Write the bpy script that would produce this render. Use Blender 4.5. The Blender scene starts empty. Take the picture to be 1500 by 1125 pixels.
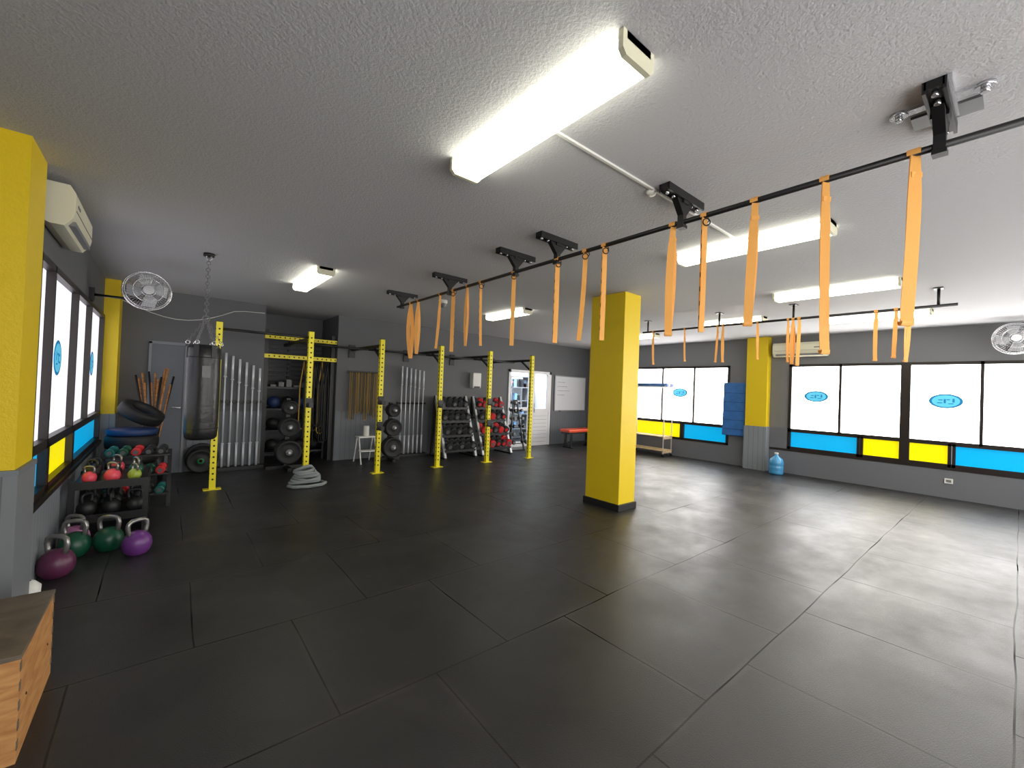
import bpy, bmesh, math, random
from math import *
from mathutils import Vector, Matrix
random.seed(7)
SC=bpy.context.scene
SC.view_settings.view_transform='Standard'
V=Vector
H=2.809
def lin(c):
    return tuple(((x/255)/12.92 if x/255<=.04045 else ((x/255+.055)/1.055)**2.4) for x in c)
# ------------------------------------------------------------ materials
MATS={}
def mat(name,rgb,rough=.5,metal=0,emit=0,bump=0,bscale=40,var=0,vscale=4,spec=.5,coat=0):
    if name in MATS: return MATS[name]
    m=bpy.data.materials.new(name);m.use_nodes=True
    nt=m.node_tree;b=nt.nodes['Principled BSDF'];c=lin(rgb)+(1,)
    b.inputs['Base Color'].default_value=c
    b.inputs['Roughness'].default_value=rough;b.inputs['Metallic'].default_value=metal
    b.inputs['Specular IOR Level'].default_value=spec
    b.inputs['Coat Weight'].default_value=coat
    tc=nt.nodes.new('ShaderNodeTexCoord')
    if emit:
        b.inputs['Emission Color'].default_value=c;b.inputs['Emission Strength'].default_value=emit
    if bump:
        n=nt.nodes.new('ShaderNodeTexNoise');n.inputs['Scale'].default_value=bscale;n.inputs['Detail'].default_value=3
        bp=nt.nodes.new('ShaderNodeBump');bp.inputs['Strength'].default_value=bump;bp.inputs['Distance'].default_value=.01
        nt.links.new(tc.outputs['Object'],n.inputs['Vector']);nt.links.new(n.outputs['Fac'],bp.inputs['Height']);nt.links.new(bp.outputs['Normal'],b.inputs['Normal'])
    if var:
        n=nt.nodes.new('ShaderNodeTexNoise');n.inputs['Scale'].default_value=vscale;n.inputs['Detail'].default_value=5
        r=nt.nodes.new('ShaderNodeValToRGB')
        r.color_ramp.elements[0].position=.3;r.color_ramp.elements[1].position=.7
        r.color_ramp.elements[0].color=tuple(x*(1-var) for x in c[:3])+(1,)
        r.color_ramp.elements[1].color=tuple(min(1,x*(1+var)) for x in c[:3])+(1,)
        nt.links.new(tc.outputs['Object'],n.inputs['Vector']);nt.links.new(n.outputs['Fac'],r.inputs['Fac']);nt.links.new(r.outputs['Color'],b.inputs['Base Color'])
    MATS[name]=m;return m
def floor_mat():
    m=bpy.data.materials.new('rubber_mat_floor');m.use_nodes=True;nt=m.node_tree;N=nt.nodes;L=nt.links;b=N['Principled BSDF']
    tc=N.new('ShaderNodeTexCoord')
    mp=N.new('ShaderNodeMapping');mp.inputs['Location'].default_value=(-.185+.965*4,.965*4,0);L.new(tc.outputs['Object'],mp.inputs['Vector'])
    wn=N.new('ShaderNodeTexNoise');wn.inputs['Scale'].default_value=1.1;wn.inputs['Detail'].default_value=1;L.new(mp.outputs[0],wn.inputs['Vector'])
    ma=N.new('ShaderNodeMixRGB');ma.blend_type='LINEAR_LIGHT';ma.inputs['Fac'].default_value=.022
    L.new(mp.outputs[0],ma.inputs['Color1']);L.new(wn.outputs['Color'],ma.inputs['Color2'])
    def brick(ms,sm):
        k=N.new('ShaderNodeTexBrick');k.offset=.5;k.inputs['Scale'].default_value=1
        k.inputs['Brick Width'].default_value=.965;k.inputs['Row Height'].default_value=.965
        k.inputs['Mortar Size'].default_value=ms;k.inputs['Mortar Smooth'].default_value=sm;k.inputs['Bias'].default_value=0
        k.inputs['Color1'].default_value=(0,0,0,1);k.inputs['Color2'].default_value=(1,1,1,1);k.inputs['Mortar'].default_value=(.5,.5,.5,1)
        L.new(ma.outputs[0],k.inputs['Vector']);return k
    k=brick(.0048,.25);k2=brick(.04,1.0)
    n1=N.new('ShaderNodeTexNoise');n1.inputs['Scale'].default_value=1.7;n1.inputs['Detail'].default_value=10;n1.inputs['Roughness'].default_value=.72;L.new(tc.outputs['Object'],n1.inputs['Vector'])
    n2=N.new('ShaderNodeTexNoise');n2.inputs['Scale'].default_value=160;n2.inputs['Detail'].default_value=3;L.new(tc.outputs['Object'],n2.inputs['Vector'])
    n3=N.new('ShaderNodeTexNoise');n3.inputs['Scale'].default_value=.9;n3.inputs['Detail'].default_value=3;L.new(tc.outputs['Object'],n3.inputs['Vector'])
    cr=N.new('ShaderNodeValToRGB');e=cr.color_ramp.elements
    e[0].position=.35;e[0].color=(.017,.017,.018,1);e[1].position=.72;e[1].color=(.034,.032,.0315,1)
    L.new(n1.outputs['Fac'],cr.inputs['Fac'])
    mt=N.new('ShaderNodeMixRGB');mt.blend_type='MULTIPLY';mt.inputs['Fac'].default_value=.3;L.new(cr.outputs[0],mt.inputs['Color1']);L.new(k.outputs['Color'],mt.inputs['Color2'])
    dm=N.new('ShaderNodeMapRange');dm.inputs['From Min'].default_value=.45;dm.inputs['From Max'].default_value=.65;L.new(n1.outputs['Fac'],dm.inputs['Value'])
    du=N.new('ShaderNodeMath');du.operation='MULTIPLY';L.new(k2.outputs['Fac'],du.inputs[0]);L.new(dm.outputs[0],du.inputs[1])
    mx=N.new('ShaderNodeMixRGB');L.new(du.outputs[0],mx.inputs['Fac']);L.new(mt.outputs[0],mx.inputs['Color1']);mx.inputs['Color2'].default_value=(.054,.049,.045,1)
    sm_=N.new('ShaderNodeMapRange');sm_.inputs['From Min'].default_value=.4;sm_.inputs['From Max'].default_value=.6;sm_.inputs['To Min'].default_value=.4;L.new(n3.outputs['Fac'],sm_.inputs['Value'])
    se=N.new('ShaderNodeMath');se.operation='MULTIPLY';L.new(k.outputs['Fac'],se.inputs[0]);L.new(sm_.outputs[0],se.inputs[1])
    my=N.new('ShaderNodeMixRGB');L.new(se.outputs[0],my.inputs['Fac']);L.new(mx.outputs[0],my.inputs['Color1']);my.inputs['Color2'].default_value=(.004,.004,.004,1)
    L.new(my.outputs[0],b.inputs['Base Color'])
    rr=N.new('ShaderNodeMapRange');rr.inputs['From Min'].default_value=.35;rr.inputs['From Max'].default_value=.65;rr.inputs['To Min'].default_value=.34;rr.inputs['To Max'].default_value=.5
    L.new(n1.outputs['Fac'],rr.inputs['Value']);L.new(rr.outputs[0],b.inputs['Roughness'])
    inv=N.new('ShaderNodeMath');inv.operation='SUBTRACT';inv.inputs[0].default_value=1;L.new(se.outputs[0],inv.inputs[1])
    sp=N.new('ShaderNodeMath');sp.operation='MULTIPLY';sp.inputs[1].default_value=.58;L.new(inv.outputs[0],sp.inputs[0]);L.new(sp.outputs[0],b.inputs['Specular IOR Level'])
    b1=N.new('ShaderNodeBump');b1.inputs['Strength'].default_value=.3;b1.inputs['Distance'].default_value=.004;L.new(n2.outputs['Fac'],b1.inputs['Height'])
    L.new(b1.outputs[0],b.inputs['Normal']);return m
def ceil_mat():
    m=bpy.data.materials.new('stucco_ceiling');m.use_nodes=True;nt=m.node_tree;N=nt.nodes;L=nt.links;b=N['Principled BSDF']
    tc=N.new('ShaderNodeTexCoord');n=N.new('ShaderNodeTexNoise');n.inputs['Scale'].default_value=70;n.inputs['Detail'].default_value=3;n.inputs['Roughness'].default_value=.6
    L.new(tc.outputs['Object'],n.inputs['Vector'])
    bp=N.new('ShaderNodeBump');bp.inputs['Strength'].default_value=.45;bp.inputs['Distance'].default_value=.01;L.new(n.outputs['Fac'],bp.inputs['Height']);L.new(bp.outputs[0],b.inputs['Normal'])
    b.inputs['Base Color'].default_value=(.57,.57,.59,1);b.inputs['Roughness'].default_value=.85;b.inputs['Specular IOR Level'].default_value=.2;return m
def groove_mat(name,rgb,axis):
    m=bpy.data.materials.new(name);m.use_nodes=True;nt=m.node_tree;N=nt.nodes;L=nt.links;b=N['Principled BSDF']
    tc=N.new('ShaderNodeTexCoord');w=N.new('ShaderNodeTexWave');w.bands_direction=axis;w.wave_profile='SIN';w.inputs['Scale'].default_value=3.3;w.inputs['Distortion'].default_value=0
    L.new(tc.outputs['Object'],w.inputs['Vector']);r=N.new('ShaderNodeValToRGB');r.color_ramp.elements[0].position=.0;r.color_ramp.elements[1].position=.06
    L.new(w.outputs['Fac'],r.inputs['Fac'])
    mm=N.new('ShaderNodeMixRGB');L.new(r.outputs[0],mm.inputs['Fac']);c=lin(rgb);mm.inputs['Color1'].default_value=tuple(x*.7 for x in c)+(1,);mm.inputs['Color2'].default_value=c+(1,)
    L.new(mm.outputs[0],b.inputs['Base Color']);bp=N.new('ShaderNodeBump');bp.inputs['Distance'].default_value=.003;bp.inputs['Strength'].default_value=.5;L.new(r.outputs[0],bp.inputs['Height']);L.new(bp.outputs[0],b.inputs['Normal'])
    b.inputs['Roughness'].default_value=.45;return m
def wood_mat(name,c1,c2,scale=6,rough=.5):
    m=bpy.data.materials.new(name);m.use_nodes=True;nt=m.node_tree;N=nt.nodes;L=nt.links;b=N['Principled BSDF']
    tc=N.new('ShaderNodeTexCoord');mp=N.new('ShaderNodeMapping');mp.inputs['Scale'].default_value=(1,1,5);L.new(tc.outputs['Object'],mp.inputs['Vector'])
    n=N.new('ShaderNodeTexNoise');n.inputs['Scale'].default_value=scale;n.inputs['Detail'].default_value=6;n.inputs['Distortion'].default_value=1.2;L.new(mp.outputs[0],n.inputs['Vector'])
    r=N.new('ShaderNodeValToRGB');r.color_ramp.elements[0].position=.35;r.color_ramp.elements[1].position=.65;r.color_ramp.elements[0].color=lin(c1)+(1,);r.color_ramp.elements[1].color=lin(c2)+(1,)
    L.new(n.outputs['Fac'],r.inputs['Fac']);L.new(r.outputs[0],b.inputs['Base Color']);b.inputs['Roughness'].default_value=rough;return m
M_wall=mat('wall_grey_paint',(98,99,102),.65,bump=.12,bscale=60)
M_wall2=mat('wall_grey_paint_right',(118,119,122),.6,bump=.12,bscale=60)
M_yel=mat('yellow_wall_paint',(232,200,14),.5,bump=.2,bscale=50)
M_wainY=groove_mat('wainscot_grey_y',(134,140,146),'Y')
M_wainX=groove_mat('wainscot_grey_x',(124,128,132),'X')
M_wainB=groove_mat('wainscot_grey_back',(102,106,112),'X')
M_blk=mat('black_steel',(18,18,20),.4)
M_blkr=mat('black_rubber',(22,22,24),.6,bump=.1)
M_frame=mat('dark_brown_window_frame',(34,26,24),.4)
M_ry=mat('yellow_powder_coat',(242,226,30),.35)
M_hole=mat('hole_dark',(25,22,10),.7)
M_steel=mat('brushed_steel',(190,191,195),.35,.6)
M_bar=mat('barbell_chrome',(225,227,232),.25,.2)
M_chrome=mat('chrome',(215,215,220),.2,.8)
M_white=mat('white_plastic',(225,225,220),.4)
M_cream=mat('cream_plastic',(226,222,196),.45)
M_org=mat('orange_webbing',(250,182,96),.7,bump=.2,bscale=300)
M_paneR=mat('frosted_pane_daylight',(255,251,246),.3,emit=10.5)
M_paneFill=mat('added_fill_pane',(255,253,250),.3,emit=5)  # glow for the added, unseen front-wall panes that fill the room
M_paneL=mat('frosted_pane_shade',(240,238,248),.3,emit=1.0)
M_blue=mat('blue_film_pane',(0,158,214),.3,emit=.85)
M_yf=mat('yellow_film_pane',(238,222,0),.3,emit=.85)
M_tube=mat('fluorescent_diffuser',(255,252,232),.4,emit=9)
M_logo=mat('logo_blue',(20,120,170),.5,emit=.5)
M_logo2=mat('logo_light_blue',(90,190,225),.5,emit=.6)
M_red=mat('red_rubber',(205,40,45),.5)
M_grey=mat('mid_grey_plastic',(120,120,122),.5)
# ------------------------------------------------------------ builder
class B:
    def __init__(s,name):
        s.name=name;s.bm=bmesh.new();s.mats=[]
    def mi(s,m):
        if m not in s.mats:s.mats.append(m)
        return s.mats.index(m)
    def face(s,vs,m,smooth=False):
        try:
            f=s.bm.faces.new(vs);f.material_index=s.mi(m);f.smooth=smooth;return f
        except ValueError: return None
    def box(s,a,b,m,mx=None,bev=0):
        x0,y0,z0=a;x1,y1,z1=b
        P=[V((x,y,z)) for z in(z0,z1) for y in(y0,y1) for x in(x0,x1)]
        if mx: P=[mx@p for p in P]
        vs=[s.bm.verts.new(p) for p in P];fs=[]
        for q in[(0,2,3,1),(4,5,7,6),(0,1,5,4),(2,6,7,3),(0,4,6,2),(1,3,7,5)]: fs.append(s.face([vs[i] for i in q],m))
        if bev:
            es=list({e for f in fs for e in f.edges})
            r=bmesh.ops.bevel(s.bm,geom=es,offset=bev,segments=2,profile=.5,affect='EDGES',clamp_overlap=True)
            for f in r['faces']: f.material_index=s.mi(m)
    def cbox(s,c,d,m,mx=None,bev=0):
        s.box([c[i]-d[i]/2 for i in range(3)],[c[i]+d[i]/2 for i in range(3)],m,mx,bev)
    def beam(s,p0,p1,w,t,m,up=(0,0,1)):
        p0=V(p0);p1=V(p1);d=(p1-p0);l=d.length;d.normalize();u=V(up)
        if abs(d.dot(u))>.98:u=V((0,1,0))
        x=d.cross(u).normalized();y=x.cross(d)
        mx=Matrix((( x.x,y.x,d.x,p0.x),(x.y,y.y,d.y,p0.y),(x.z,y.z,d.z,p0.z),(0,0,0,1)))
        s.box((-w/2,-t/2,0),(w/2,t/2,l),m,mx)
    def rings(s,R,m,closed=False,caps=True,smooth=True):
        vr=[[s.bm.verts.new(p) for p in r] for r in R];n=len(R[0])
        for i in range(len(vr)-(0 if closed else 1)):
            a=vr[i];b=vr[(i+1)%len(vr)]
            for j in range(n): s.face([a[j],a[(j+1)%n],b[(j+1)%n],b[j]],m,smooth)
        if caps and not closed:
            s.face(vr[0][::-1],m);s.face(vr[-1],m)
    def tube(s,pts,r,m,seg=10,closed=False):
        pts=[V(p) for p in pts];n=len(pts);R=[];prev=None
        for i,p in enumerate(pts):
            a=pts[i-1] if (i>0 or closed) else p;b=pts[(i+1)%n] if(i<n-1 or closed) else p
            t=(b-a).normalized()
            if prev is None:
                u=V((0,0,1)) if abs(t.z)<.9 else V((1,0,0));x=t.cross(u).normalized()
            else:
                x=(prev-t*prev.dot(t)).normalized()
            y=t.cross(x);prev=x
            rr=r[i] if isinstance(r,(list,tuple)) else r
            R.append([p+(x*cos(2*pi*k/seg)+y*sin(2*pi*k/seg))*rr for k in range(seg)])
        s.rings(R,m,closed)
    def cyl(s,p0,p1,r,m,seg=16,r2=None):
        s.tube([p0,p1],[r,r if r2 is None else r2],m,seg)
    def lathe(s,prof,o,m,mx=None,seg=24,caps=True):
        R=[]
        for r,z in prof:
            R.append([ (mx or Matrix.Identity(4))@V((r*cos(2*pi*k/seg),r*sin(2*pi*k/seg),z))+V(o) for k in range(seg)])
        s.rings(R,m,caps=caps)
    def sphere(s,c,r,m,seg=20,sc=(1,1,1)):
        n=12;R=[]
        for i in range(n+1):
            a=-pi/2+pi*i/n;rr=max(.0005,cos(a))*r
            R.append([V(c)+V((rr*cos(2*pi*k/seg)*sc[0],rr*sin(2*pi*k/seg)*sc[1],r*sin(a)*sc[2])) for k in range(seg)])
        s.rings(R,m)
    def torus(s,c,R0,r,m,mx=None,seg=24,k=8,squash=1):
        pts=[V(c)+((mx or Matrix.Identity(4))@V((R0*cos(2*pi*i/seg),R0*sin(2*pi*i/seg),0))) for i in range(seg)]
        s.tube(pts,r,m,k,True)
    def ribbon(s,pts,wd,w,t,m,ws=None):
        pts=[V(p) for p in pts];wd=V(wd).normalized();R=[]
        for i,p in enumerate(pts):
            a=pts[max(0,i-1)];b=pts[min(len(pts)-1,i+1)];tg=(b-a).normalized();nn=wd.cross(tg).normalized()
            ww=w*(ws[i] if ws else 1)
            R.append([p-wd*ww/2-nn*t/2,p+wd*ww/2-nn*t/2,p+wd*ww/2+nn*t/2,p-wd*ww/2+nn*t/2])
        s.rings(R,m,smooth=False)
    def done(s,bevel=0):
        bmesh.ops.recalc_face_normals(s.bm,faces=s.bm.faces)
        me=bpy.data.meshes.new(s.name);s.bm.to_mesh(me);s.bm.free()
        for m in s.mats:me.materials.append(m)
        o=bpy.data.objects.new(s.name,me);SC.collection.objects.link(o)
        if bevel:
            md=o.modifiers.new('bev','BEVEL');md.width=bevel;md.segments=2;md.limit_method='ANGLE'
        return o
def rot(ax,a): return Matrix.Rotation(a,4,ax)
# ------------------------------------------------------------ shell
XR=9.905;XL=-.68;YB=8.42
b=B('floor');b.box((-1.45,-2.15,-.1),(10.2,10.3,0),floor_mat());b.done()
b=B('ceiling');b.box((-1.45,-2.15,H),(10.2,10.3,H+.1),ceil_mat());b.done()
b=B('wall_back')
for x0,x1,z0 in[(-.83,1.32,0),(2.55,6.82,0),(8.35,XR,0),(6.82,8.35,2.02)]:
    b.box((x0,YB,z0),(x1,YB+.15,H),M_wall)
b.box((1.17,YB+.15,0),(1.32,9.5,H),M_wall);b.box((2.55,YB+.15,0),(2.7,9.5,H),M_wall)
b.box((1.17,9.5,0),(2.7,9.6,H),M_wall)
b.done()
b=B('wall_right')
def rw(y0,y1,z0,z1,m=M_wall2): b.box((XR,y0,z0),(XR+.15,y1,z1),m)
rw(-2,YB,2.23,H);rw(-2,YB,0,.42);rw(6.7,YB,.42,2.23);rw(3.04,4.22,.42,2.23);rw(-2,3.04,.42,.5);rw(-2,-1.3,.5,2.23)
b.done()
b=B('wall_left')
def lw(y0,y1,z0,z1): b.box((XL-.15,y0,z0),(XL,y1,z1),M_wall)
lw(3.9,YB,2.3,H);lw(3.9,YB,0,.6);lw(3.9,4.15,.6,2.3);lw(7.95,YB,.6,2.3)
b.done()
b=B('wall_left_entry');b.box((-1.45,-2,0),(-1.3,3.9,H),M_wall);b.done()
b=B('wall_front')
for x0,x1,z0,z1 in[(-1.45,10.05,0,.5),(-1.45,10.05,2.4,H),(-1.45,-1.0,.5,2.4),(9.2,10.05,.5,2.4),(4.0,4.4,.5,2.4)]: b.box((x0,-2.15,z0),(x1,-2,z1),M_wall)
b.done()
def fill_win(name,x0,x1):  # invented window behind the camera, added as ambient fill light
    b=B(name);z0,z1=.5,2.4
    b.box((x0,-2.1,z0+.03),(x1,-2.07,z1-.03),M_paneFill)
    for z in(z0,z1-.05,.95): b.box((x0,-2.1,z),(x1,-1.99,z+.05),M_frame)
    n=4
    for i in range(n+1):
        x=x0+(x1-x0-.05)*i/n;b.box((x,-2.1,z0),(x+.05,-1.99,z1),M_frame)
    b.done()
fill_win('fill_window_a',-1.0,4.0);fill_win('fill_window_b',4.4,9.2)
b=B('column_left');b.box((-1.3,3.53,.92),(-.62,3.92,H),M_yel);b.box((-1.3,3.515,0),(-.605,3.93,.92),M_wainX);b.box((-1.3,3.505,.92),(-.6,3.935,.95),mat('wainscot_cap',(118,124,130),.5));b.done()
b=B('column_corner');b.box((XL,8.0,.95),(-.52,YB,H),M_yel);b.box((XL,7.99,0),(-.51,YB,.95),M_wainX);b.done()
b=B('column_right');b.box((9.72,3.39,.92),(XR,3.80,H),M_yel);b.box((9.70,3.375,0),(XR,3.815,.92),M_wainY);b.done()
b=B('pillar');b.box((4.495,3.236,.0),(4.84,3.783,H),M_yel);b.done(.006)
b=B('baseboard_pillar');b.box((4.475,3.216,0),(4.86,3.803,.085),mat('black_base',(24,23,24),.45));b.done(.004)
b=B('trim_wainscot_left');b.box((XL,3.93,0),(XL+.015,7.99,.56),M_wainY);b.box((XL,3.93,.56),(XL+.045,7.99,.6),M_frame);b.done()
b=B('trim_wainscot_right')
M_low=mat('lower_wall_grey',(110,112,118),.5)
b.box((XR-.012,-2,0),(XR,3.37,.46),M_low);b.box((XR-.02,-2,.455),(XR,3.37,.5),M_frame);b.box((XR-.012,3.82,0),(XR,YB,.4),M_low);b.box((XR-.012,3.05,.5),(XR,3.37,.92),M_low);b.box((XR-.012,3.82,.4),(XR,4.2,.92),M_low)
b.done()
b=B('trim_wainscot_back');
for x0,x1 in[(.3,1.32),(2.55,6.8),(8.4,XR-.013)]: b.box((x0,YB-.012,0),(x1,YB,.95),M_wainB)
b.done()
# ------------------------------------------------------------ windows
def window(name,x,side,y0,y1,z0,z1,zs,ups,lows,pm,logos,posts=()):
    b=B(name);t=.05
    def bx(ya,yb,za,zb,m,d0=-.06,d1=.02):
        xa,xb=sorted((x+side*d0,x+side*d1));b.box((xa,min(ya,yb),za),(xb,max(ya,yb),zb),m)
    bx(y0,y1,z0,z0+t,M_frame);bx(y0,y1,z1-t,z1,M_frame);bx(y0,y0+t,z0,z1,M_frame);bx(y1-t,y1,z0,z1,M_frame)
    bx(y0,y1,zs-.035,zs+.035,M_frame)
    for p in ups: bx(p-.02,p+.02,zs,z1,M_frame)
    for p,w in posts: bx(p-w/2,p+w/2,z0,z1,M_frame,-.06,.03)
    bx(y0+.01,y1-.01,zs+.02,z1-.02,pm,-.05,-.03)
    for ya,yb,m in lows:
        bx(ya,yb,z0+.02,zs-.02,m,-.05,-.03)
    es=sorted([l[0] for l in lows]+[l[1] for l in lows])
    for p in es[1:-1]: bx(p-.02,p+.02,z0,zs,M_frame)
    for ly,lz,a,c in logos:
        for rr,mm,off in((1,M_logo,-.027),(.82,M_logo2,-.025)):
            pts=[(x+side*off,ly+a*rr*cos(2*pi*k/32),lz+c*rr*sin(2*pi*k/32)) for k in range(32)]
            b.face([b.bm.verts.new(p) for p in pts],mm)
        xx=x+side*-.023
        for yy,zz,w2,h2 in((-.45,.1,.12,.5),(-.15,.2,.2,.12),(.05,0,.12,.55),(.3,.15,.25,.12),(.35,-.25,.3,.12),(-.3,-.35,.3,.1)):
            P=[(xx,ly+a*(yy-w2/2),lz+c*(zz-h2/2)),(xx,ly+a*(yy+w2/2),lz+c*(zz-h2/2)),(xx,ly+a*(yy+w2/2),lz+c*(zz+h2/2)),(xx,ly+a*(yy-w2/2),lz+c*(zz+h2/2))]
            b.face([b.bm.verts.new(p) for p in P],M_logo)
    b.done()
window('window_1',XL,1,4.15,7.95,.6,2.3,.96,[4.65,5.75,6.7],[(4.2,4.66,M_blue),(4.72,5.8,M_yf),(5.86,7.9,M_blue)],M_paneL,[(5.2,1.62,.17,.15),(7.35,1.62,.17,.15)])
window('window_2',XR,-1,4.22,6.7,.42,2.23,.84,[5.05,5.89],[(4.27,5.3,M_blue),(5.36,6.65,M_yf)],M_paneR,[(5.43,1.58,.2,.11)])
window('window_3',XR,-1,-1.3,3.04,.5,2.23,.885,[2.19,.39,-.43],[(1.9,3.0,M_blue),(.73,1.85,M_yf),(-.45,.68,M_blue),(-1.28,-.5,M_yf)],M_paneR,[(2.58,1.59,.2,.11),(.79,1.58,.2,.12)],posts=[(1.275,.13),(-.5,.13)])
# ------------------------------------------------------------ doors
M_door=mat('grey_door_paint',(98,102,110),.5)
b=B('door_1');b.box((-.2,YB-.03,0),(.26,YB,2.0),M_door);
for x in(-.2,.23): b.box((x,YB-.045,0),(x+.03,YB-.03,2.02),mat('door_jamb',(126,130,138),.5))
b.box((-.2,YB-.045,1.99),(.26,YB-.03,2.03),MATS['door_jamb']);b.cyl((.19,YB-.05,1.02),(.19,YB-.1,1.02),.012,M_chrome);b.cyl((.19,YB-.1,1.02),(.09,YB-.1,1.02),.01,M_chrome);b.done()
M_alu=mat('white_aluminium',(228,228,232),.35)
M_gl=bpy.data.materials.new('clear_glass');M_gl.use_nodes=True;g=M_gl.node_tree.nodes['Principled BSDF'];g.inputs['Transmission Weight'].default_value=1;g.inputs['Roughness'].default_value=.02;g.inputs['Base Color'].default_value=(.9,.95,.97,1);g.inputs['IOR'].default_value=1.05
b=B('door_2')
y0,y1=YB-.03,YB+.05
b.box((6.82,y0,0),(6.89,y1,2.02),M_alu);b.box((8.28,y0,0),(8.35,y1,2.02),M_alu);b.box((6.82,y0,1.95),(8.35,y1,2.02),M_alu);b.box((7.55,y0,0),(7.66,y1,2.0),M_alu)
b.box((6.85,y0,0),(7.6,y1,.12),M_alu);b.box((6.85,y0,.95),(7.6,y1,1.03),M_alu);b.box((7.66,y0+.01,0),(8.3,y1-.01,.92),M_alu);b.box((7.66,y0,.9),(8.3,y1,1.0),M_alu)
for i in range(8): b.box((7.72,y0+.002,.1+i*.1),(8.22,y0+.012,.105+i*.1),M_grey)
b.box((7.66,y0,1.0),(7.74,y1,1.95),M_alu);b.box((8.2,y0,1.0),(8.28,y1,1.95),M_alu)
b.box((6.89,YB,.12),(7.55,YB+.008,1.95),M_gl);b.box((7.74,YB,1.0),(8.2,YB+.008,1.95),M_gl)
b.cyl((7.7,y0-.04,.9),(7.7,y0-.04,1.15),.012,M_chrome)
b.done()
b=B('wall_hallway');W=mat('hallway_white',(215,218,222),.6)
b.box((6.2,9.95,0),(9.2,10.05,H),W);b.box((6.2,YB+.15,0),(6.3,9.95,H),W);b.box((9.1,YB+.15,0),(9.2,9.95,H),W);b.done()
b=B('display_shelf')
for x in(7.0,7.9,8.6): b.box((x,9.6,0),(x+.04,9.9,1.9),M_grey)
for z in(.3,.75,1.15,1.55,1.88): b.box((7.0,9.6,z),(8.64,9.9,z+.03),M_grey)
for i in range(28):
    x=7.08+random.random()*1.4;z=random.choice([.33,.78,1.18,1.58]);hh=.1+.16*random.random()
    c=random.choice([(60,70,90),(190,60,50),(40,40,44),(120,160,200),(210,200,190)])
    b.box((x,9.62,z),(x+.09,9.75,z+hh),mat('packaging_%d_%d_%d'%c,c,.5))
b.done()
L=bpy.data.lights.new('hallway_lamp','AREA');L.energy=190;L.size=.8;L.color=(.9,.95,1);o=bpy.data.objects.new('hallway_lamp',L);o.location=(7.7,9.2,2.7);SC.collection.objects.link(o)
# ------------------------------------------------------------ fluorescents
def fluo(x,y0,y1,w=.19):
    b=B('fluorescent_ceiling_light')
    b.box((x-w/2+.02,y0,H-.03),(x+w/2-.02,y1,H),M_white)
    prof=[(-w/2,-.03),(-w/2+.006,-.07),(-w/2+.02,-.085),(w/2-.02,-.085),(w/2-.006,-.07),(w/2,-.03)]
    b.rings([[V((x+p[0],yy,H+p[1])) for p in prof] for yy in(y0+.02,y1-.02)],M_tube,smooth=False)
    for ya,yb in((y0,y0+.022),(y1-.022,y1)):
        pr=[(-w/2-.003,0),(-w/2-.003,-.07),(-w/2+.018,-.09),(w/2-.018,-.09),(w/2+.003,-.07),(w/2+.003,0)]
        b.rings([[V((x+p[0],yy,H+p[1])) for p in pr] for yy in(ya,yb)],M_cream,smooth=False)
    b.done()
for a in[(1.31,.92,2.1),(3.68,.88,2.05),(5.86,.8,1.98),(8.0,.78,1.95),(1.37,5.05,6.25),(4.45,5.05,6.1),(7.3,2.6,3.6),(8.05,4.95,5.8),(1.31,-1.7,-.5),(3.68,-1.7,-.5),(5.86,-1.7,-.5),(8.0,-1.7,-.5)]: fluo(*a)  # row at negative y is unseen, added behind the camera to lift ambient light
b=B('trim_ceiling_conduit');b.box((1.42,1.5,H-.012),(3.58,1.515,H),M_white);b.done()
# ------------------------------------------------------------ air conditioners
def ac(x,side,y0,y1,z0,z1,d=.2):
    b=B('air_conditioner')
    pr=[(0,z0+.02),(.05,z0),(d*.7,z0),(d*.95,z0+.06),(d,z0+.1),(d,z1-.05),(d-.03,z1),(0,z1)]
    b.rings([[V((x+side*p,yy,z)) for p,z in pr] for yy in(y0,y1)],M_cream,smooth=False)
    b.box(*[(min(x+side*d*.72,x+side*d*.99),y0+.06,z0+.018),(max(x+side*d*.72,x+side*d*.99),y1-.06,z0+.05)],M_grey)
    b.box((min(x+side*d,x+side*(d+.004)),y0+.03,z0+.115),(max(x+side*d,x+side*(d+.004)),y1-.03,z0+.12),M_grey)
    b.box((min(x+side*d,x+side*(d+.003)),y0+.1,z0+.16),(max(x+side*d,x+side*(d+.003)),y0+.2,z0+.18),M_grey)
    for i in range(9): b.box((min(x+side*.04,x+side*(d-.04)),y0+.06+i*(y1-y0-.12)/9,z1),(max(x+side*.04,x+side*(d-.04)),y0+.09+i*(y1-y0-.12)/9,z1+.003),M_grey)
    b.done(.006)
ac(XL+.002,1,4.12,4.95,2.49,2.77,.165);ac(XR-.002,-1,2.38,3.3,2.38,2.66)
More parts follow.
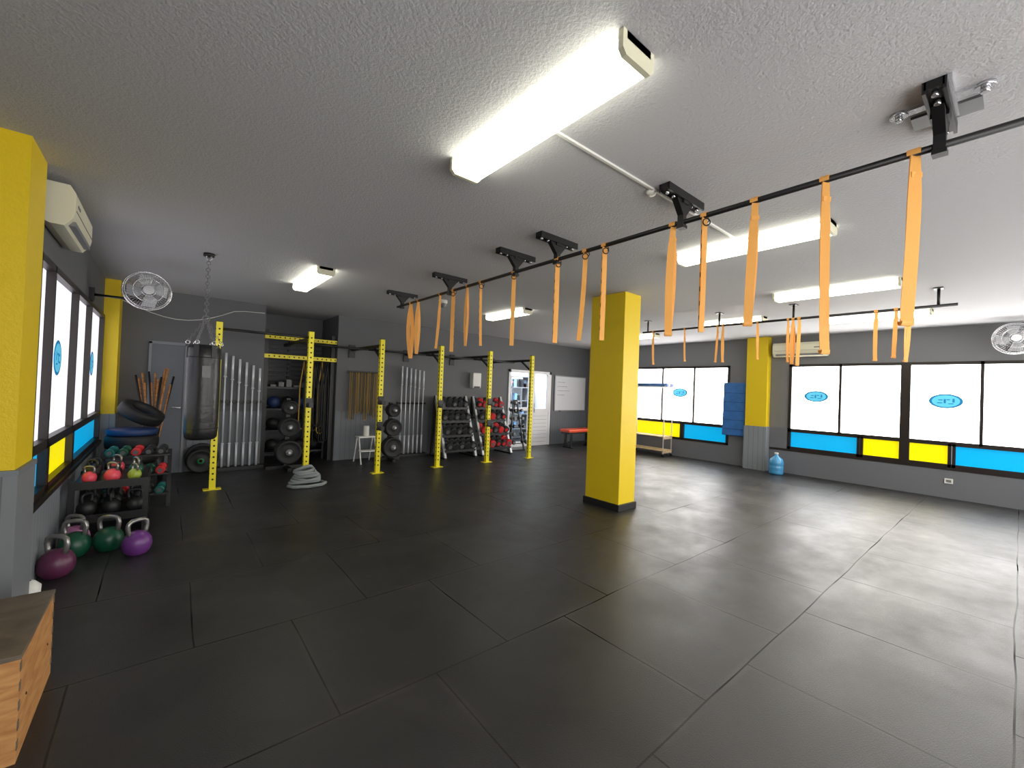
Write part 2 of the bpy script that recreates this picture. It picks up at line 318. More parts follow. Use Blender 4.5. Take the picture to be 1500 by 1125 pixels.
# ------------------------------------------------------------ fans
def fan(c,wall,ang,R0=.255):
    b=B('wall_fan');c=V(c);d=V((sin(ang),cos(ang),0))
    z=V((0,0,1));x=z.cross(d).normalized()
    def P(r,a,dd): return c+x*(r*cos(a))+z*(r*sin(a))+d*dd
    n=48
    for k in range(n):
        a=2*pi*k/n
        b.tube([P(.04,a,.08),P(R0*.6,a,.075),P(R0*.93,a,.045),P(R0,a,.0),P(R0*.93,a,-.045),P(R0*.5,a,-.07)],.0018,M_chrome,4)
    for r,dd in((R0,0),(R0*.93,.045),(R0*.62,.075),(R0*.3,.08),(R0*.93,-.045)):
        b.tube([P(r,2*pi*i/36,dd) for i in range(36)],.004 if r<R0 else .008,M_chrome,6,True)
    b.cyl(P(0,0,.07),P(0,0,.095),.05,M_chrome,20)
    b.cyl(P(0,0,-.17),P(0,0,-.05),.06,M_blk,16);b.cyl(P(0,0,-.05),P(0,0,.03),.03,M_grey,12)
    for k in range(4):
        a0=2*pi*k/4
        q=[P(.03,a0-.3,.0),P(R0*.85,a0-.3,-.02),P(R0*.9,a0+.35,.01),P(R0*.6,a0+.75,.03),P(.03,a0+.6,.02)]
        b.face([b.bm.verts.new(p) for p in q],mat('fan_blade',(185,187,190),.4,.2))
    b.tube([P(0,0,-.12),P(0,0,-.12)-z*.1,V(wall)],.014,M_blk,8)
    b.cbox(wall,(.04,.12,.14),M_blk)
    b.done()
fan((-.19,6.35,2.46),(XL+.02,6.6,2.38),radians(172),.215);fan((9.5,.07,2.52),(XR-.02,.1,2.4),radians(-100),.225)
b=B('fan_cable');b.tube([(-.62,8.38,2.62)]+[(-.5+1.8*t,8.4,2.58-.22*sin(pi*min(1,t*1.3))+.08*t) for t in[i/12 for i in range(13)]],.006,M_white,6);b.done()
# ------------------------------------------------------------ suspension bars + brackets
BX,BZ=2.55,2.625
def bracket(b,X,Y,Z,chrome=False,drop=True,L_=.44):
    b.box((X-L_/2,Y-.03,H-.035),(X+L_/2,Y+.03,H),M_blk)
    b.box((X-L_/2,Y-.036,H-.05),(X+L_/2,Y-.024,H),M_blk);b.box((X-L_/2,Y+.024,H-.05),(X+L_/2,Y+.036,H),M_blk)
    b.box((X-.035,Y-.03,H-.07),(X+.035,Y+.03,H-.03),M_blk)
    b.box((X-.02,Y-.02,Z-.035),(X+.02,Y+.02,H-.03),M_blk)
    for s in(-1,1):
        q=[(X+s*.02,H-.05),(X+s*.1,H-.05),(X+s*.02,H-.14)]
        b.rings([[V((p[0],Y+yy,p[1])) for p in q] for yy in(-.02,.02)],M_blk,smooth=False)
    b.box((X-.026,Y-.024,Z-.04),(X+.026,Y+.024,Z-.02),M_blk)
    for s in(-.42,-.25,.25,.42): b.cyl((X+s*L_,Y,H-.035),(X+s*L_,Y,H-.055),.011,M_chrome,8)
    if chrome:
        b.box((X-.06,Y-.15,H-.012),(X-.015,Y+.15,H),M_chrome)
        for s in(-.13,.13):
            b.cyl((X-.037,Y+s,H-.012),(X-.037,Y+s,H-.035),.014,M_chrome,8)
            b.cyl((X-.037,Y+s,H-.016),(X-.037,Y+s,H),.032,M_chrome,16)
        b.box((X-.22,Y-.05,H-.02),(X+.12,Y-.037,H-.0),M_chrome);b.box((X+.03,Y-.12,H-.012),(X+.15,Y+.1,H),mat('grey_bracket',(110,110,112),.35,.6))
b=B('suspension_rail');b.cyl((BX,-1.2,BZ),(BX,5.75,BZ),.0165,M_blk,14)
for i,y in enumerate((-.8,.24,1.42,2.55,3.1,4.31,5.6)): bracket(b,BX,y,BZ,chrome=(i==1))
b.done()
b=B('suspension_rail');b.cyl((6.6,.45,2.61),(6.6,4.35,2.61),.0165,M_blk,12)
for y in(.6,2.0,3.0,4.25): b.cyl((6.6,y,2.61),(6.6,y,H),.014,M_blk,10);b.box((6.54,y-.04,H-.012),(6.66,y+.04,H),M_blk)
b.done()
def strap(X,Y,zt,zb,kind,ang,w=.042,spread=.02,dx=0):
    b=B('suspension_strap');wd=V((cos(ang),sin(ang),0));nd=V((-sin(ang),cos(ang),0))
    r=.02
    b.ribbon([(X+r*cos(a),Y,zt+r*sin(a)) for a in[i*pi/6 for i in range(-1,8)]],(0,1,0),w*.9,.003,M_org)
    L_=zt-zb
    if kind=='A':
        for s in(-1,1):
            pts=[];ws=[]
            for i in range(15):
                t=i/14
                pts.append(V((X,Y,zt-.01-t*L_))+nd*(s*(.006+spread*sin(pi*min(1,t*1.05))))+wd*(s*spread*.9*sin(pi*t)+dx*t*t))
                ws.append(.7+.3*min(1,t*4))
            b.ribbon(pts,wd*1+nd*(.25*s),w,.0025,M_org,ws)
        b.ribbon([V((X,Y,zb+.01))+wd*dx+nd*(.012*cos(a))+V((0,0,.02*sin(a))) for a in[-i*pi/6 for i in range(7)]],wd,w,.0025,M_org)
        z=zt-.09;b.ribbon([V((X,Y,z))-nd*.012,V((X,Y,z-.025))-nd*.012],wd,w*.9,.008,M_org)
    else:
        pts=[V((X,Y,zt-.01-L_*i/14))+wd*(dx*(i/14)**2) for i in range(15)]
        for s in(-1,1):
            b.ribbon([p+nd*(s*(.004+.006*sin(pi*i/14))) for i,p in enumerate(pts)],wd,w*.8,.003,M_org)
        for i in range(1,8):
            p=V((X,Y,zt-.01-L_*i/8))+wd*(dx*(i/8)**2)
            b.beam(p-wd*w*.41,p+wd*w*.41,.006,.028,M_blk,(0,0,1))
        b.torus(V((X,Y,zt-.05))-nd*.03,.022,.004,M_blk,mx=rot('Z',ang)@rot('X',pi/2),seg=16)
        b.torus(V((X+.02,Y,zt-.02)),.018,.0035,M_blk,mx=rot('Z',ang)@rot('X',pi/2),seg=14)
    b.done()
D=-.69
for Y,zb,k,a,w,sp,dx in[(.32,1.86,'A',0,.052,.024,-.02),(.65,1.75,'A',.1,.045,.022,.02),(.98,1.92,'A',-.2,.045,.014,-.02),(1.27,1.91,'B',0,.04,0,0),(1.48,1.9,'A',-.1,.045,.02,-.01),
    (2.04,1.91,'B',.1,.045,0,0),(2.23,1.92,'B',-.2,.045,0,-.03),(2.54,1.92,'B',.2,.05,0,0),(3.12,1.93,'B',0,.05,0,0),(3.67,1.96,'B',.3,.035,0,.02),(3.93,1.97,'A',0,.025,.015,0),(4.22,1.92,'B',0,.05,0,0),(4.53,1.97,'A',.5,.03,.01,-.03),(5.1,1.93,'A',.4,.04,.03,0),(5.32,1.88,'A',.2,.05,.03,.02)]:
    strap(BX,Y,BZ,zb,k,D+a,w,sp,dx)
for Y,zb,k,w in[(.85,2.0,'A',.05),(.95,2.05,'A',.04),(1.13,2.02,'A',.04),(1.93,1.98,'A',.045),(2.0,2.0,'A',.04),(2.06,2.03,'A',.03),(2.45,2.08,'A',.03),(2.94,2.05,'A',.035),(3.02,2.05,'A',.03),(3.56,2.08,'A',.03),(4.14,2.04,'A',.035)]:
    strap(6.6,Y,2.61,zb,k,D+random.uniform(-.3,.3),w,.025,random.uniform(-.03,.03))
# ------------------------------------------------------------ rig
RY=6.915;RX=[.5415,1.6965,2.8193,3.9687,5.1075,6.2605];RH=2.26
b=B('squat_rack_rig');hw=.036
for i,x in enumerate(RX):
    b.box((x-hw,RY-hw,.008),(x+hw,RY+hw,RH),M_ry)
    b.box((x-.1,RY-.06,0),(x+.1,RY+.06,.01),M_ry);b.box((x-hw-.003,RY-hw-.003,RH),(x+hw+.003,RY+hw+.003,RH+.006),M_blk)
    z=.14
    while z<2.2:
        b.cyl((x,RY-hw+.001,z),(x,RY-hw-.002,z),.0125,M_hole,10)
        b.cyl((x-hw+.001,RY,z),(x-hw-.002,RY,z),.0125,M_hole,10);z+=.075
    if i in(1,2,3,4):
        for zz in([1.2] if i%2 else [1.25,.82]):
            b.box((x-hw-.012,RY-hw-.02,zz-.09),(x+hw+.012,RY-hw,zz+.05),M_blk);b.box((x-.03,RY-hw-.12,zz-.09),(x+.03,RY-hw,zz-.07),M_blk);b.box((x-.03,RY-hw-.13,zz-.09),(x+.03,RY-hw-.115,zz-.02),M_blk)
for i in range(5):
    if i in(0,): b.cyl((RX[i]+hw,RY,2.17),(RX[i+1]-hw,RY,2.17),.019,M_blk,12)
    else: b.cyl((RX[i]+hw*0,RY+.62,2.12),(RX[i+1],RY+.62,2.12),.019,M_blk,12)
for x in RX[2:]:
    b.box((x-.02,RY+hw,2.13),(x+.02,YB-.013,2.18),M_blk)
    b.beam((x,RY+hw,1.93),(x,RY+.35,2.14),.03,.03,M_blk);b.box((x-.06,YB-.03,2.0),(x+.06,YB-.013,2.25),M_blk)
b.box((RX[1]-.02,RY+hw,2.13),(RX[1]+.02,YB+.3,2.18),M_blk)
for z in(1.93,2.27):
    b.box((1.325,YB+.02,z-.035),(2.545,YB+.09,z+.035),M_ry)
    for k in range(15): b.cyl((1.4+k*.08,YB+.021,z),(1.4+k*.08,YB+.017,z),.013,M_hole,10)
for x in(1.36,2.5): b.box((x-.035,YB+.09,0),(x+.035,YB+.16,2.4),M_blk)
b.done()
# ------------------------------------------------------------ barbells
def barbells(x0,n,zt,dz,sx):
    b=B('barbell_stand')
    b.box((x0-.06,8.2,0),(x0+n*sx,8.38,.05),M_blk)
    b.box((x0-.06,8.35,1.1),(x0+n*sx,8.4,1.14),M_blk)
    for i in range(n):
        x=x0+i*sx;t=zt-dz*i
        b.cyl((x,8.3,.05),(x,8.3,.42),.018,M_bar,12);b.cyl((x,8.3,.42),(x,8.3,.44),.024,M_bar,12);b.cyl((x,8.3,.44),(x,8.3,t-.38),.0135,M_bar,10)
        b.cyl((x,8.3,t-.4),(x,8.3,t-.38),.024,M_bar,12);b.cyl((x,8.3,t-.38),(x,8.3,t),.018,M_bar,12)
        b.box((x-.02,8.29,1.1),(x+.02,8.36,1.13),M_blk)
    b.done()
barbells(.76,6,1.92,.045,.098);barbells(3.85,6,1.9,.015,.1)
# ------------------------------------------------------------ plates
def plate(b,c,r,t,axis,m=M_blkr,hub=M_grey):
    mx=Matrix.Identity(4) if axis=='Z' else (rot('X',pi/2) if axis=='Y' else rot('Y',pi/2))
    pr=[(.026,-t/2),(r-.01,-t/2),(r,-t/2+.01),(r,t/2-.01),(r-.01,t/2),(r*.82,t/2),(r*.78,t/2-.008),(r*.35,t/2-.008),(r*.3,t/2),(.026,t/2)]
    b.lathe(pr,c,m,mx,28,caps=False)
    for s in(-1,1):
        mm=mx@Matrix.Translation((0,0,s*(t/2+.001)));b.lathe([(.025,-.002),(r*.26,-.002),(r*.26,.002),(.025,.002)],c,hub,mm,20,caps=False)
b=B('plate_tree')
b.box((1.35,8.0,0),(1.95,8.06,.05),M_blk);b.box((1.62,7.7,0),(1.68,8.25,.05),M_blk);b.box((1.62,8.0,0),(1.68,8.06,1.2),M_blk)
for z,r in((.3,.2),(.72,.16),(1.05,.12)):
    b.cyl((1.65,7.75,z),(1.65,8.3,z),.02,M_steel,10)
    for y in(7.95,7.88,7.81): plate(b,(1.65,y,z),r,.045,'Y')
b.done()
b=B('plate_tree')
b.box((3.28,8.0,0),(3.72,8.06,.05),M_blk);b.box((3.47,7.75,0),(3.53,8.25,.05),M_blk);b.box((3.47,8.0,0),(3.53,8.06,1.15),M_blk)
for z,r in((.27,.2),(.66,.17),(1.0,.13)):
    b.cyl((3.5,7.75,z),(3.5,8.3,z),.02,M_steel,10)
    for y in(7.96,7.9,7.84): plate(b,(3.5,y,z),r,.045,'Y')
b.done()
b=B('weight_plate');plate(b,(.5,8.32,.226),.225,.06,'Y',hub=M_red);b.done()
b=B('weight_plate');plate(b,(.48,8.2,.186),.185,.05,'Y',hub=mat('green_rubber',(30,110,60),.5));b.done()
b=B('storage_shelf')
for x in(1.42,2.44):
    for y in(8.75,9.35): b.box((x-.02,y-.02,0),(x+.02,y+.02,1.75),M_blk)
for z in(.15,.55,.95,1.35): b.box((1.42,8.75,z),(2.44,9.35,z+.03),M_blk)
for z in(.18,.58,.98):
    for k in range(4):
        c=random.choice([(30,30,32),(40,60,110),(60,60,64),(28,28,30)])
        b.sphere((1.58+k*.24,8.9,z+.115),.11,mat('ball_%d_%d_%d'%c,c,.55),16)
for k in range(7): b.box((1.5+k*.13,8.78,1.385),(1.59+k*.13,9.1,1.42+.05*(k%3)),M_grey)
b.done()
b=B('slatted_wall_panel')
for k in range(9): b.box((1.33,9.42,1.5+k*.09),(2.54,9.45,1.54+k*.09),mat('slat_grey',(70,72,80),.5))
for x in (1.5,1.9,2.35): b.box((x,9.45,1.5),(x+.04,9.49,2.3),M_blk)
b.done()
def bands(name,x0,x1,n,z0,z1,y,m,w=.03,mixm=None):
    b=B(name);b.box((x0-.04,y+.015,z1-.02),(x1+.04,y+.035,z1+.03),M_blk)
    for i in range(n):
        x=x0+(x1-x0)*i/(n-1);b.cyl((x,y-.05,z1),(x,y+.03,z1),.008,M_blk,6)
        zb=z0+random.uniform(-.06,.1);s=random.uniform(.012,.025);P=[]
        for k in range(9): P.append(V((x-s+random.uniform(-.004,.004),y-.03,z1-(z1-zb)*k/8)))
        for k in range(1,6): P.append(V((x-s*cos(pi*k/6),y-.03,zb-.02*sin(pi*k/6))))
        for k in range(9): P.append(V((x+s+random.uniform(-.004,.004),y-.03,zb+(z1-zb)*k/8)))
        b.ribbon(P,(0,1,0),w,.005,mixm if(mixm and i%3==1) else m)
    b.done()
M_gold=mat('gold_rubber_band',(188,150,50),.5)
bands('resistance_bands',2.8,3.34,10,.85,1.72,8.36,M_gold,.03,mat('dark_gold',(120,95,35),.5))
b=B('battle_rope_bundle')
b.box((2.1,8.64,1.84),(2.5,8.68,1.88),M_blk)
for i in range(14):
    x=2.0+.03*i;y=8.5+random.uniform(-.05,.05);zb=random.uniform(.35,.75);s=random.uniform(.03,.06)
    P=[V((x-s*min(1,k/3),y,1.88-(1.88-zb)*k/8)) for k in range(9)]+[V((x-s*cos(pi*k/6),y,zb-.05*sin(pi*k/6))) for k in range(1,6)]+[V((x+s*min(1,(8-k)/3),y+.02,zb+(1.88-zb)*k/8)) for k in range(9)]
    b.tube(P,.012,M_blkr if i%5 else M_gold,6)
b.done()
b=B('coiled_rope');M_rope=mat('grey_rope',(134,140,140),.8,bump=.6,bscale=150)
P=[]
for i in range(150):
    a=i*.34;lvl=i/150;r=.19-.09*lvl+.03*sin(i*.37)
    P.append((1.62+r*cos(a)*1.05,6.62+r*sin(a)*.8,.03+.22*lvl+.03*sin(a*1.3+1)*lvl+.012*sin(a*1.7)))
b.tube(P,.024,M_rope,8)
b.tube([(1.8,6.62,.03),(1.88,6.5,.027),(1.80,6.40,.027),(1.61,6.35,.027),(1.43,6.4,.027),(1.38,6.5,.027)],.024,M_rope,8);b.done()
b=B('step_stool')
for x in(2.85,3.15):
    for y,yt in((7.75,7.9),(8.15,8.0)): b.cyl((x,y,0),(x,yt,.48),.012,M_white,8)
b.box((2.83,7.85,.48),(3.17,8.05,.505),M_white);b.box((2.85,7.76,.23),(3.15,7.92,.25),M_white);b.cyl((3,7.95,.505),(3,7.95,.7),.055,M_white,16)
b.done(.003)
def dumbbell(b,c,ax,r,L_,m,face):
    c=V(c);ax=V(ax).normalized()
    b.cyl(c-ax*L_/2,c+ax*L_/2,.015,M_chrome,8)
    for s in(-1,1):
        p0=c+ax*s*L_*.22;p1=c+ax*s*L_*.5
        b.tube([p0,p0+ax*s*.008,p1-ax*s*.008,p1],[r*.85,r,r,r*.88],m,14);b.cyl(p1,p1+ax*s*.003,r*.55,face,14)
def drack(x0,x1,yc,cols,faces,tiers=((.2,-.22),(.5,-.1),(.8,.02),(1.08,.13)),n=5,r=.078):
    b=B('dumbbell_rack')
    for x in(x0,x1):
        b.beam((x,yc-.3,0),(x,yc+.2,1.3),.05,.06,M_steel,(0,1,0));b.beam((x,yc+.3,0),(x,yc+.2,1.3),.05,.05,M_blk,(0,1,0));b.box((x-.03,yc-.33,0),(x+.03,yc+.33,.03),M_blk)
    for ti,(z,dy) in enumerate(tiers):
        for d in(-.06,.1): b.beam((x0,yc+dy+d,z-.02+d*.4),(x1,yc+dy+d,z-.02+d*.4),.03,.05,M_blk,(0,0,1))
        for k in range(n):
            rr=r*(1.05-.12*ti/3-.02*(k%2));x=x0+.09+(x1-x0-.18)*k/(n-1)
            dumbbell(b,(x,yc+dy+.02,z+rr+.02),(0,1,.35),rr,.3,cols[(k+ti)%len(cols)],faces[(k+ti*2)%len(faces)])
    b.done()
M_db=mat('dumbbell_black',(30,31,33),.5);M_dg=mat('dumbbell_grey_face',(120,122,124),.4,.5)
drack(4.52,5.28,7.85,[M_db],[M_dg,M_db])
drack(5.48,6.28,7.85,[M_db,M_red,M_db],[M_red,M_dg,M_red])
b=B('dumbbell_tree')
for s in(-1,1): b.beam((6.68+s*.22,7.8,0),(6.68+s*.05,7.95,1.25),.03,.03,M_blk,(0,1,0))
b.box((6.44,7.78,0),(6.92,7.84,.04),M_blk);b.beam((6.68,8.15,0),(6.68,7.95,1.25),.03,.03,M_blk,(0,1,0))
for k in range(6):
    z=.18+k*.19
    for s in(-1,1): dumbbell(b,(6.68+s*(.2-.025*k),7.78+.025*k,z+.05),(0,1,0),.05-.003*k,.2,[M_db,M_dg][k%2],M_dg)
    b.cyl((6.46+.025*k,7.84+.02*k,z),(6.9-.025*k,7.84+.02*k,z),.01,M_blk,6)
b.done()
b=B('paper_towel_dispenser');b.box((5.62,YB-.16,1.5),(5.86,YB-.002,1.86),M_white,bev=.02);b.box((5.66,YB-.165,1.5),(5.82,YB-.16,1.54),M_blk);b.done()
b=B('whiteboard');b.box((8.5,YB-.03,.93),(9.82,YB-.005,1.95),mat('aluminium_trim',(150,150,155),.35,.7));b.box((8.53,YB-.034,.96),(9.79,YB-.03,1.92),mat('whiteboard_surface',(215,218,222),.15));b.box((8.7,YB-.09,.93),(9.5,YB-.03,.95),MATS['aluminium_trim'])
for k in range(4): b.box((8.6,YB-.036,1.75-k*.12),(8.9+.1*(k%3),YB-.034,1.76-k*.12),M_grey)
b.done()
b=B('padded_bench');b.box((8.2,7.5,.42),(9.35,7.85,.5),mat('orange_red_vinyl',(214,74,40),.4),bev=.02);b.box((8.22,7.53,.38),(9.33,7.82,.42),M_blk)
for x in(8.35,9.2):
    b.box((x-.03,7.55,0),(x+.03,7.6,.38),M_blk);b.box((x-.03,7.75,0),(x+.03,7.8,.38),M_blk);b.box((x-.03,7.5,0),(x+.03,7.85,.03),M_blk)
b.box((8.35,7.65,.12),(9.2,7.7,.16),M_blk);b.done()
M_pine=wood_mat('pine',(196,168,130),(214,190,150),4)
b=B('storage_trolley')
for x in(9.35,9.72):
    for y in(5.5,6.5): b.cyl((x,y,.06),(x,y,1.75),.012,M_white,10);b.cyl((x-.015,y,.035),(x+.015,y,.035),.035,M_blk,12)
for z in(.14,.48):
    for y in(5.5,6.5): b.box((9.35,y-.02,z-.05),(9.72,y+.02,z),M_pine)
    for x in(9.36,9.48,9.6,9.7): b.box((x-.04,5.48,z),(x+.04,6.52,z+.02),M_pine)
for x in(9.35,9.72): b.cyl((x,5.5,1.7),(x,6.5,1.7),.012,M_white,8)
for y in(5.5,6.0,6.5): b.cyl((9.35,y,1.7),(9.72,y,1.7),.012,M_white,8)
for k in range(5): b.cyl((9.38+.075*k,5.45,1.75),(9.38+.075*k,6.55,1.75),.04,mat('foam_roller_%d'%(k%3),[(70,110,170),(225,225,230),(90,70,110)][k%3],.7),14)
b.done()
b=B('exercise_mat');mm=mat('blue_vinyl',(50,108,176),.45,var=.15,vscale=8)
mx=Matrix.Translation((9.8,0,0))@rot('Y',.03);b.box((-.03,3.84,.66),(.03,4.32,1.84),mm,mx,bev=.015)
for k in range(5): b.box((-.033,3.87,.8+k*.2),(-.03,4.29,.81+k*.2),mat('blue_seam',(30,66,116),.6),mx)
b.done()
b=B('water_cooler_bottle');mb=mat('blue_polycarbonate',(70,150,200),.15,coat=.5)
b.lathe([(.10,0),(.125,.01),(.13,.05),(.122,.08),(.13,.11),(.13,.16),(.122,.18),(.13,.2),(.13,.25),(.11,.31),(.04,.36),(.03,.4)],(9.55,3.12,0),mb);b.cyl((9.55,3.12,.4),(9.55,3.12,.43),.035,M_white);b.done()
b=B('wall_socket');b.box((XR-.03,.68,.24),(XR-.012,.78,.32),M_white,bev=.005);b.box((XR-.032,.70,.26),(XR-.03,.76,.30),M_grey);b.done()
b=B('security_camera');b.cyl((3.2,5.6,H),(3.2,5.6,H-.05),.07,M_white,20);b.sphere((3.2,5.6,H-.06),.055,M_grey,16);b.done()
b=B('smoke_detector');b.lathe([(.03,0),(.033,-.012),(.025,-.03),(.01,-.032)],(2.36,1.53,H),M_white);b.done()
# ------------------------------------------------------------ punching bag
b=B('punching_bag');cx,cy=.31,5.48;ML=mat('black_leather',(30,30,32),.32,bump=.35,bscale=18)
b.lathe([(r*.94,z) for r,z in[(.05,.85),(.13,.855),(.15,.88),(.156,.95),(.158,1.2),(.157,1.5),(.155,1.72),(.152,1.8),(.13,1.84),(.02,1.845)]],(cx,cy,0),ML,seg=36)
for z in(.97,1.71): b.torus((cx,cy,z),.149,.004,M_blk,seg=36)
b.box((cx-.02,cy-.152,1.5),(cx+.05,cy-.147,1.62),M_grey)
top=V((cx,cy,2.12))
for k in range(6):
    a=2*pi*k/6;b.ribbon([V((cx+.145*cos(a),cy+.145*sin(a),1.7)),V((cx+.145*cos(a),cy+.145*sin(a),1.84))],(-sin(a),cos(a),0),.05,.008,M_blk)
    b.torus((cx+.142*cos(a),cy+.142*sin(a),1.86),.018,.004,M_chrome,mx=rot('X',pi/2),seg=12)
    p=V((cx+.142*cos(a),cy+.142*sin(a),1.87))
    for j in range(9):
        q=p.lerp(top,(j+.5)/9);b.torus(q,.012,.003,M_grey,mx=(rot('Z',a)@rot('Y',pi/2) if j%2 else rot('Z',a)@rot('X',pi/2)),seg=8,k=5)
b.torus(top,.03,.006,M_grey,mx=rot('X',pi/2),seg=16)
for j in range(17):
    z=2.17+j*.036;b.torus((cx,cy,z),.018,.0045,M_grey,mx=rot('X',pi/2) if j%2 else rot('Y',pi/2),seg=10,k=5)
b.cyl((cx,cy,H),(cx,cy,H-.03),.05,M_blk);b.torus((cx,cy,H-.045),.025,.007,M_steel,mx=rot('X',pi/2),seg=12)
b.done()
# ------------------------------------------------------------ kettlebells
M_steelk=mat('worn_steel_handle',(150,148,146),.3,.8)
def kettlebell(c,r,m,ang=0,name='kettlebell'):
    b=B(name) if isinstance(name,str) else name
    b.lathe([(.3*r,0),(.62*r,.0),(.66*r,.03*r),(.87*r,.28*r),(.98*r,.6*r),(1.0*r,.92*r),(.94*r,1.25*r),(.76*r,1.58*r),(.45*r,1.82*r),(.2*r,1.9*r)],c,m,seg=28)
    u=V((cos(ang),sin(ang),0))
    pr=[(-.55,1.5),(-.66,1.9),(-.72,2.3),(-.66,2.62),(-.45,2.78),(0,2.82),(.45,2.78),(.66,2.62),(.72,2.3),(.66,1.9),(.55,1.5)]
    b.tube([V(c)+u*(p[0]*r)+V((0,0,p[1]*r)) for p in pr],[.17*r]*11,M_steelk if m is not M_db else m,10)
    if isinstance(name,str): b.done()
M_pur=mat('purple_paint',(104,52,124),.35);M_bur=mat('burgundy_paint',(92,40,72),.35);M_grn=mat('green_paint',(20,78,56),.35);M_pk=mat('pink_paint',(232,80,98),.35);M_lil=mat('pale_pink_paint',(190,124,170),.35);M_ly=mat('lime_paint',(150,170,60),.35)
kettlebell((-.565,4.5,0),.104,M_bur,D);kettlebell((-.52,4.92,0),.102,M_grn,D+.3);kettlebell((-.545,5.14,0),.098,M_lil,D);kettlebell((-.32,4.95,0),.1,M_grn,D+.2);kettlebell((-.13,4.72,0),.1,M_pur,D+1.3)
b=B('kettlebell_rack');x0,x1,ya,yb=-.6,-.1,5.32,6.05
for x in(x0,x1):
    for y in(ya,yb): b.box((x-.02,y-.02,0),(x+.02,y+.02,.5),M_blk)
    b.box((x-.02,ya,0),(x+.02,yb,.03),M_blk)
for z in(.2,.5):
    b.box((x0,ya,z-.02),(x1,yb,z),M_blk);b.box((x0-.02,ya-.03,z-.04),(x1+.02,ya-.02,z+.03),M_blk);b.box((x1+.01,ya,z-.04),(x1+.02,yb,z+.03),M_blk)
for i in range(3):
    for j in range(3):
        kettlebell((x0+.09+i*.165,ya+.12+j*.24,.2),.07,M_db,random.random()*3,b)
cols=[[M_pk,M_pk,M_ly],[M_db,M_db,M_grn],[M_db,M_pk,M_db]]
for j in range(3):
    for i in range(3):
        kettlebell((x0+.1+i*.155,ya+.1+j*.24,.5),.052+.008*((i+j)%2),cols[j][i],D+random.uniform(-.5,.5),b)
b.done()
b=B('dumbbell_rack');x0,x1=-.5,.08
for x in(x0,x1):
    b.beam((x,6.3,0),(x,6.55,.62),.04,.04,M_blk,(0,1,0));b.box((x-.02,6.28,0),(x+.02,6.65,.03),M_blk)
for t,(z,y) in enumerate(((.15,6.34),(.36,6.42),(.57,6.5))):
    b.box((x0,y-.06,z-.01),(x1,y+.08,z+.01),M_blk)
    for k in range(5): dumbbell(b,(x0+.07+k*.11,y,z+.06),(0.15,1,.1),.044,.2,[M_grn,M_red,M_db,M_db,mat('teal_paint',(20,100,92),.4)][(k+t*2)%5],M_dg)
b.done()
b=B('tire_stack')
def tire(c,R0,w,mx):
    pr=[(R0*.58,-w*.42),(R0*.8,-w*.5),(R0*.97,-w*.42),(R0,-w*.2),(R0,w*.2),(R0*.97,w*.42),(R0*.8,w*.5),(R0*.58,w*.42),(R0*.56,0)]
    R=[[mx@V((r*cos(2*pi*k/32),r*sin(2*pi*k/32),z))+V(c) for k in range(32)] for r,z in pr];b.rings(R,M_blkr,closed=True)
for i in range(4): tire((-.3,7.42,.09+i*.18),.27,.175,Matrix.Identity(4))
b.lathe([(.02,0),(.25,0),(.26,.02),(.26,.06),(.25,.08),(.02,.08)],(-.3,7.42,.72),mat('blue_rubber',(26,52,100),.5))
tire((-.22,7.42,1.0),.25,.15,rot('Y',.5)@rot('X',.25))
b.done()
b=B('balance_disc_stack')
for i in range(5): b.lathe([(.02,0),(.2-.01*(i>1),0),(.24-.02*(i>1),.03),(.24-.02*(i>1),.06),(.2-.01*(i>1),.09),(.02,.1)],(-.41,6.9,.0+.1*i),[MATS['blue_rubber'],MATS['blue_rubber'],M_blkr,MATS['blue_rubber'],M_blkr][i])
b.done()
b=B('wooden_stick_bundle');M_stick=wood_mat('stick_wood',(150,96,50),(196,140,84),8)
b.lathe([(.02,0),(.13,0),(.14,.45),(.13,.45),(.12,.03),(.02,.02)],(-.10,7.9,0),M_blk,caps=False)
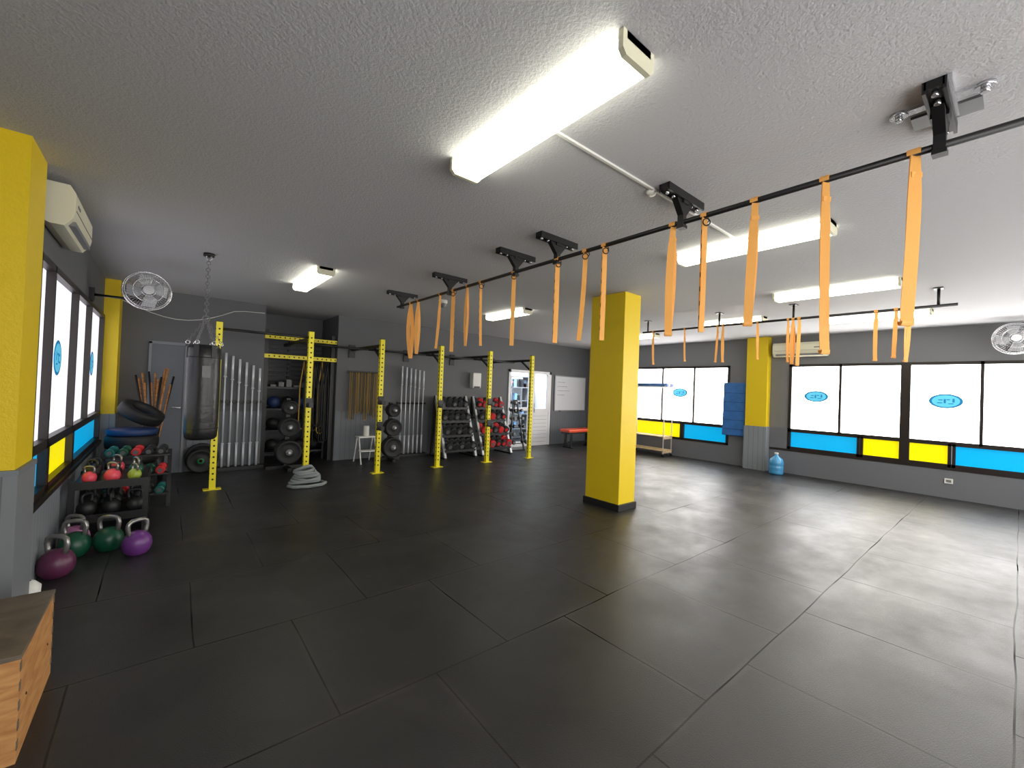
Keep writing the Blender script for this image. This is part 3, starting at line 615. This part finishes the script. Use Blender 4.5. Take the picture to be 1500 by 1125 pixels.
for i in range(13):
    a=random.uniform(0,6.28);dx=-.22+.42*i/12
    b.cyl((-.10+.06*cos(a),7.9+.06*sin(a),.03),(-.10+dx,7.93+random.uniform(-.06,.06),1.5+random.uniform(-.12,.12)),.013,M_stick if i%4 else M_blk,8)
b.done()
b=B('plastic_container');b.lathe([(.02,0),(.05,0),(.055,.12),(.03,.15),(.02,.16),(.01,.16)],(-.62,4.02,0),M_white,caps=False);b.done()
M_ply=wood_mat('plywood',(176,120,68),(204,152,96),5);M_plyt=wood_mat('worn_grey_wood',(88,78,68),(114,102,88),5)
b=B('wooden_plyo_box');x0,x1,ya,yb,hh=-.98,-.385,2.42,3.06,.415
b.box((x0,ya,0),(x1,yb,hh-.018),M_ply);b.box((x0-.003,ya-.003,hh-.018),(x1+.003,yb+.003,hh),M_plyt)
for k in range(5):
    z=.05+k*.075
    b.box((x1-.001,ya-.001,z),(x1+.002,ya+.02,z+.036),M_plyt);b.box((x1-.001,yb-.02,z),(x1+.002,yb+.001,z+.036),M_plyt)
for y in(ya+.12,yb-.12): b.cyl((x1,y,.2),(x1+.003,y,.2),.006,M_blk,8)
b.done(.002)
# ------------------------------------------------------------ world & camera
w=bpy.data.worlds.new('world');SC.world=w;w.use_nodes=True;w.node_tree.nodes['Background'].inputs[0].default_value=(.8,.88,1,1);w.node_tree.nodes['Background'].inputs[1].default_value=.6
yaw,pit,rol=.69,.0128,-.0383
f=V((sin(yaw)*cos(pit),cos(yaw)*cos(pit),sin(pit)));r0=V((cos(yaw),-sin(yaw),0));d0=f.cross(r0)
r=cos(rol)*r0+sin(rol)*d0;dn=-sin(rol)*r0+cos(rol)*d0
cam=bpy.data.cameras.new('camera');cam.sensor_width=36;cam.lens=36*615.76/1500;cam.clip_start=.02
co=bpy.data.objects.new('camera',cam);SC.collection.objects.link(co)
u=-dn;k=-f
co.matrix_world=Matrix(((r.x,u.x,k.x,0),(r.y,u.y,k.y,0),(r.z,u.z,k.z,1.5),(0,0,0,1)))
SC.camera=co
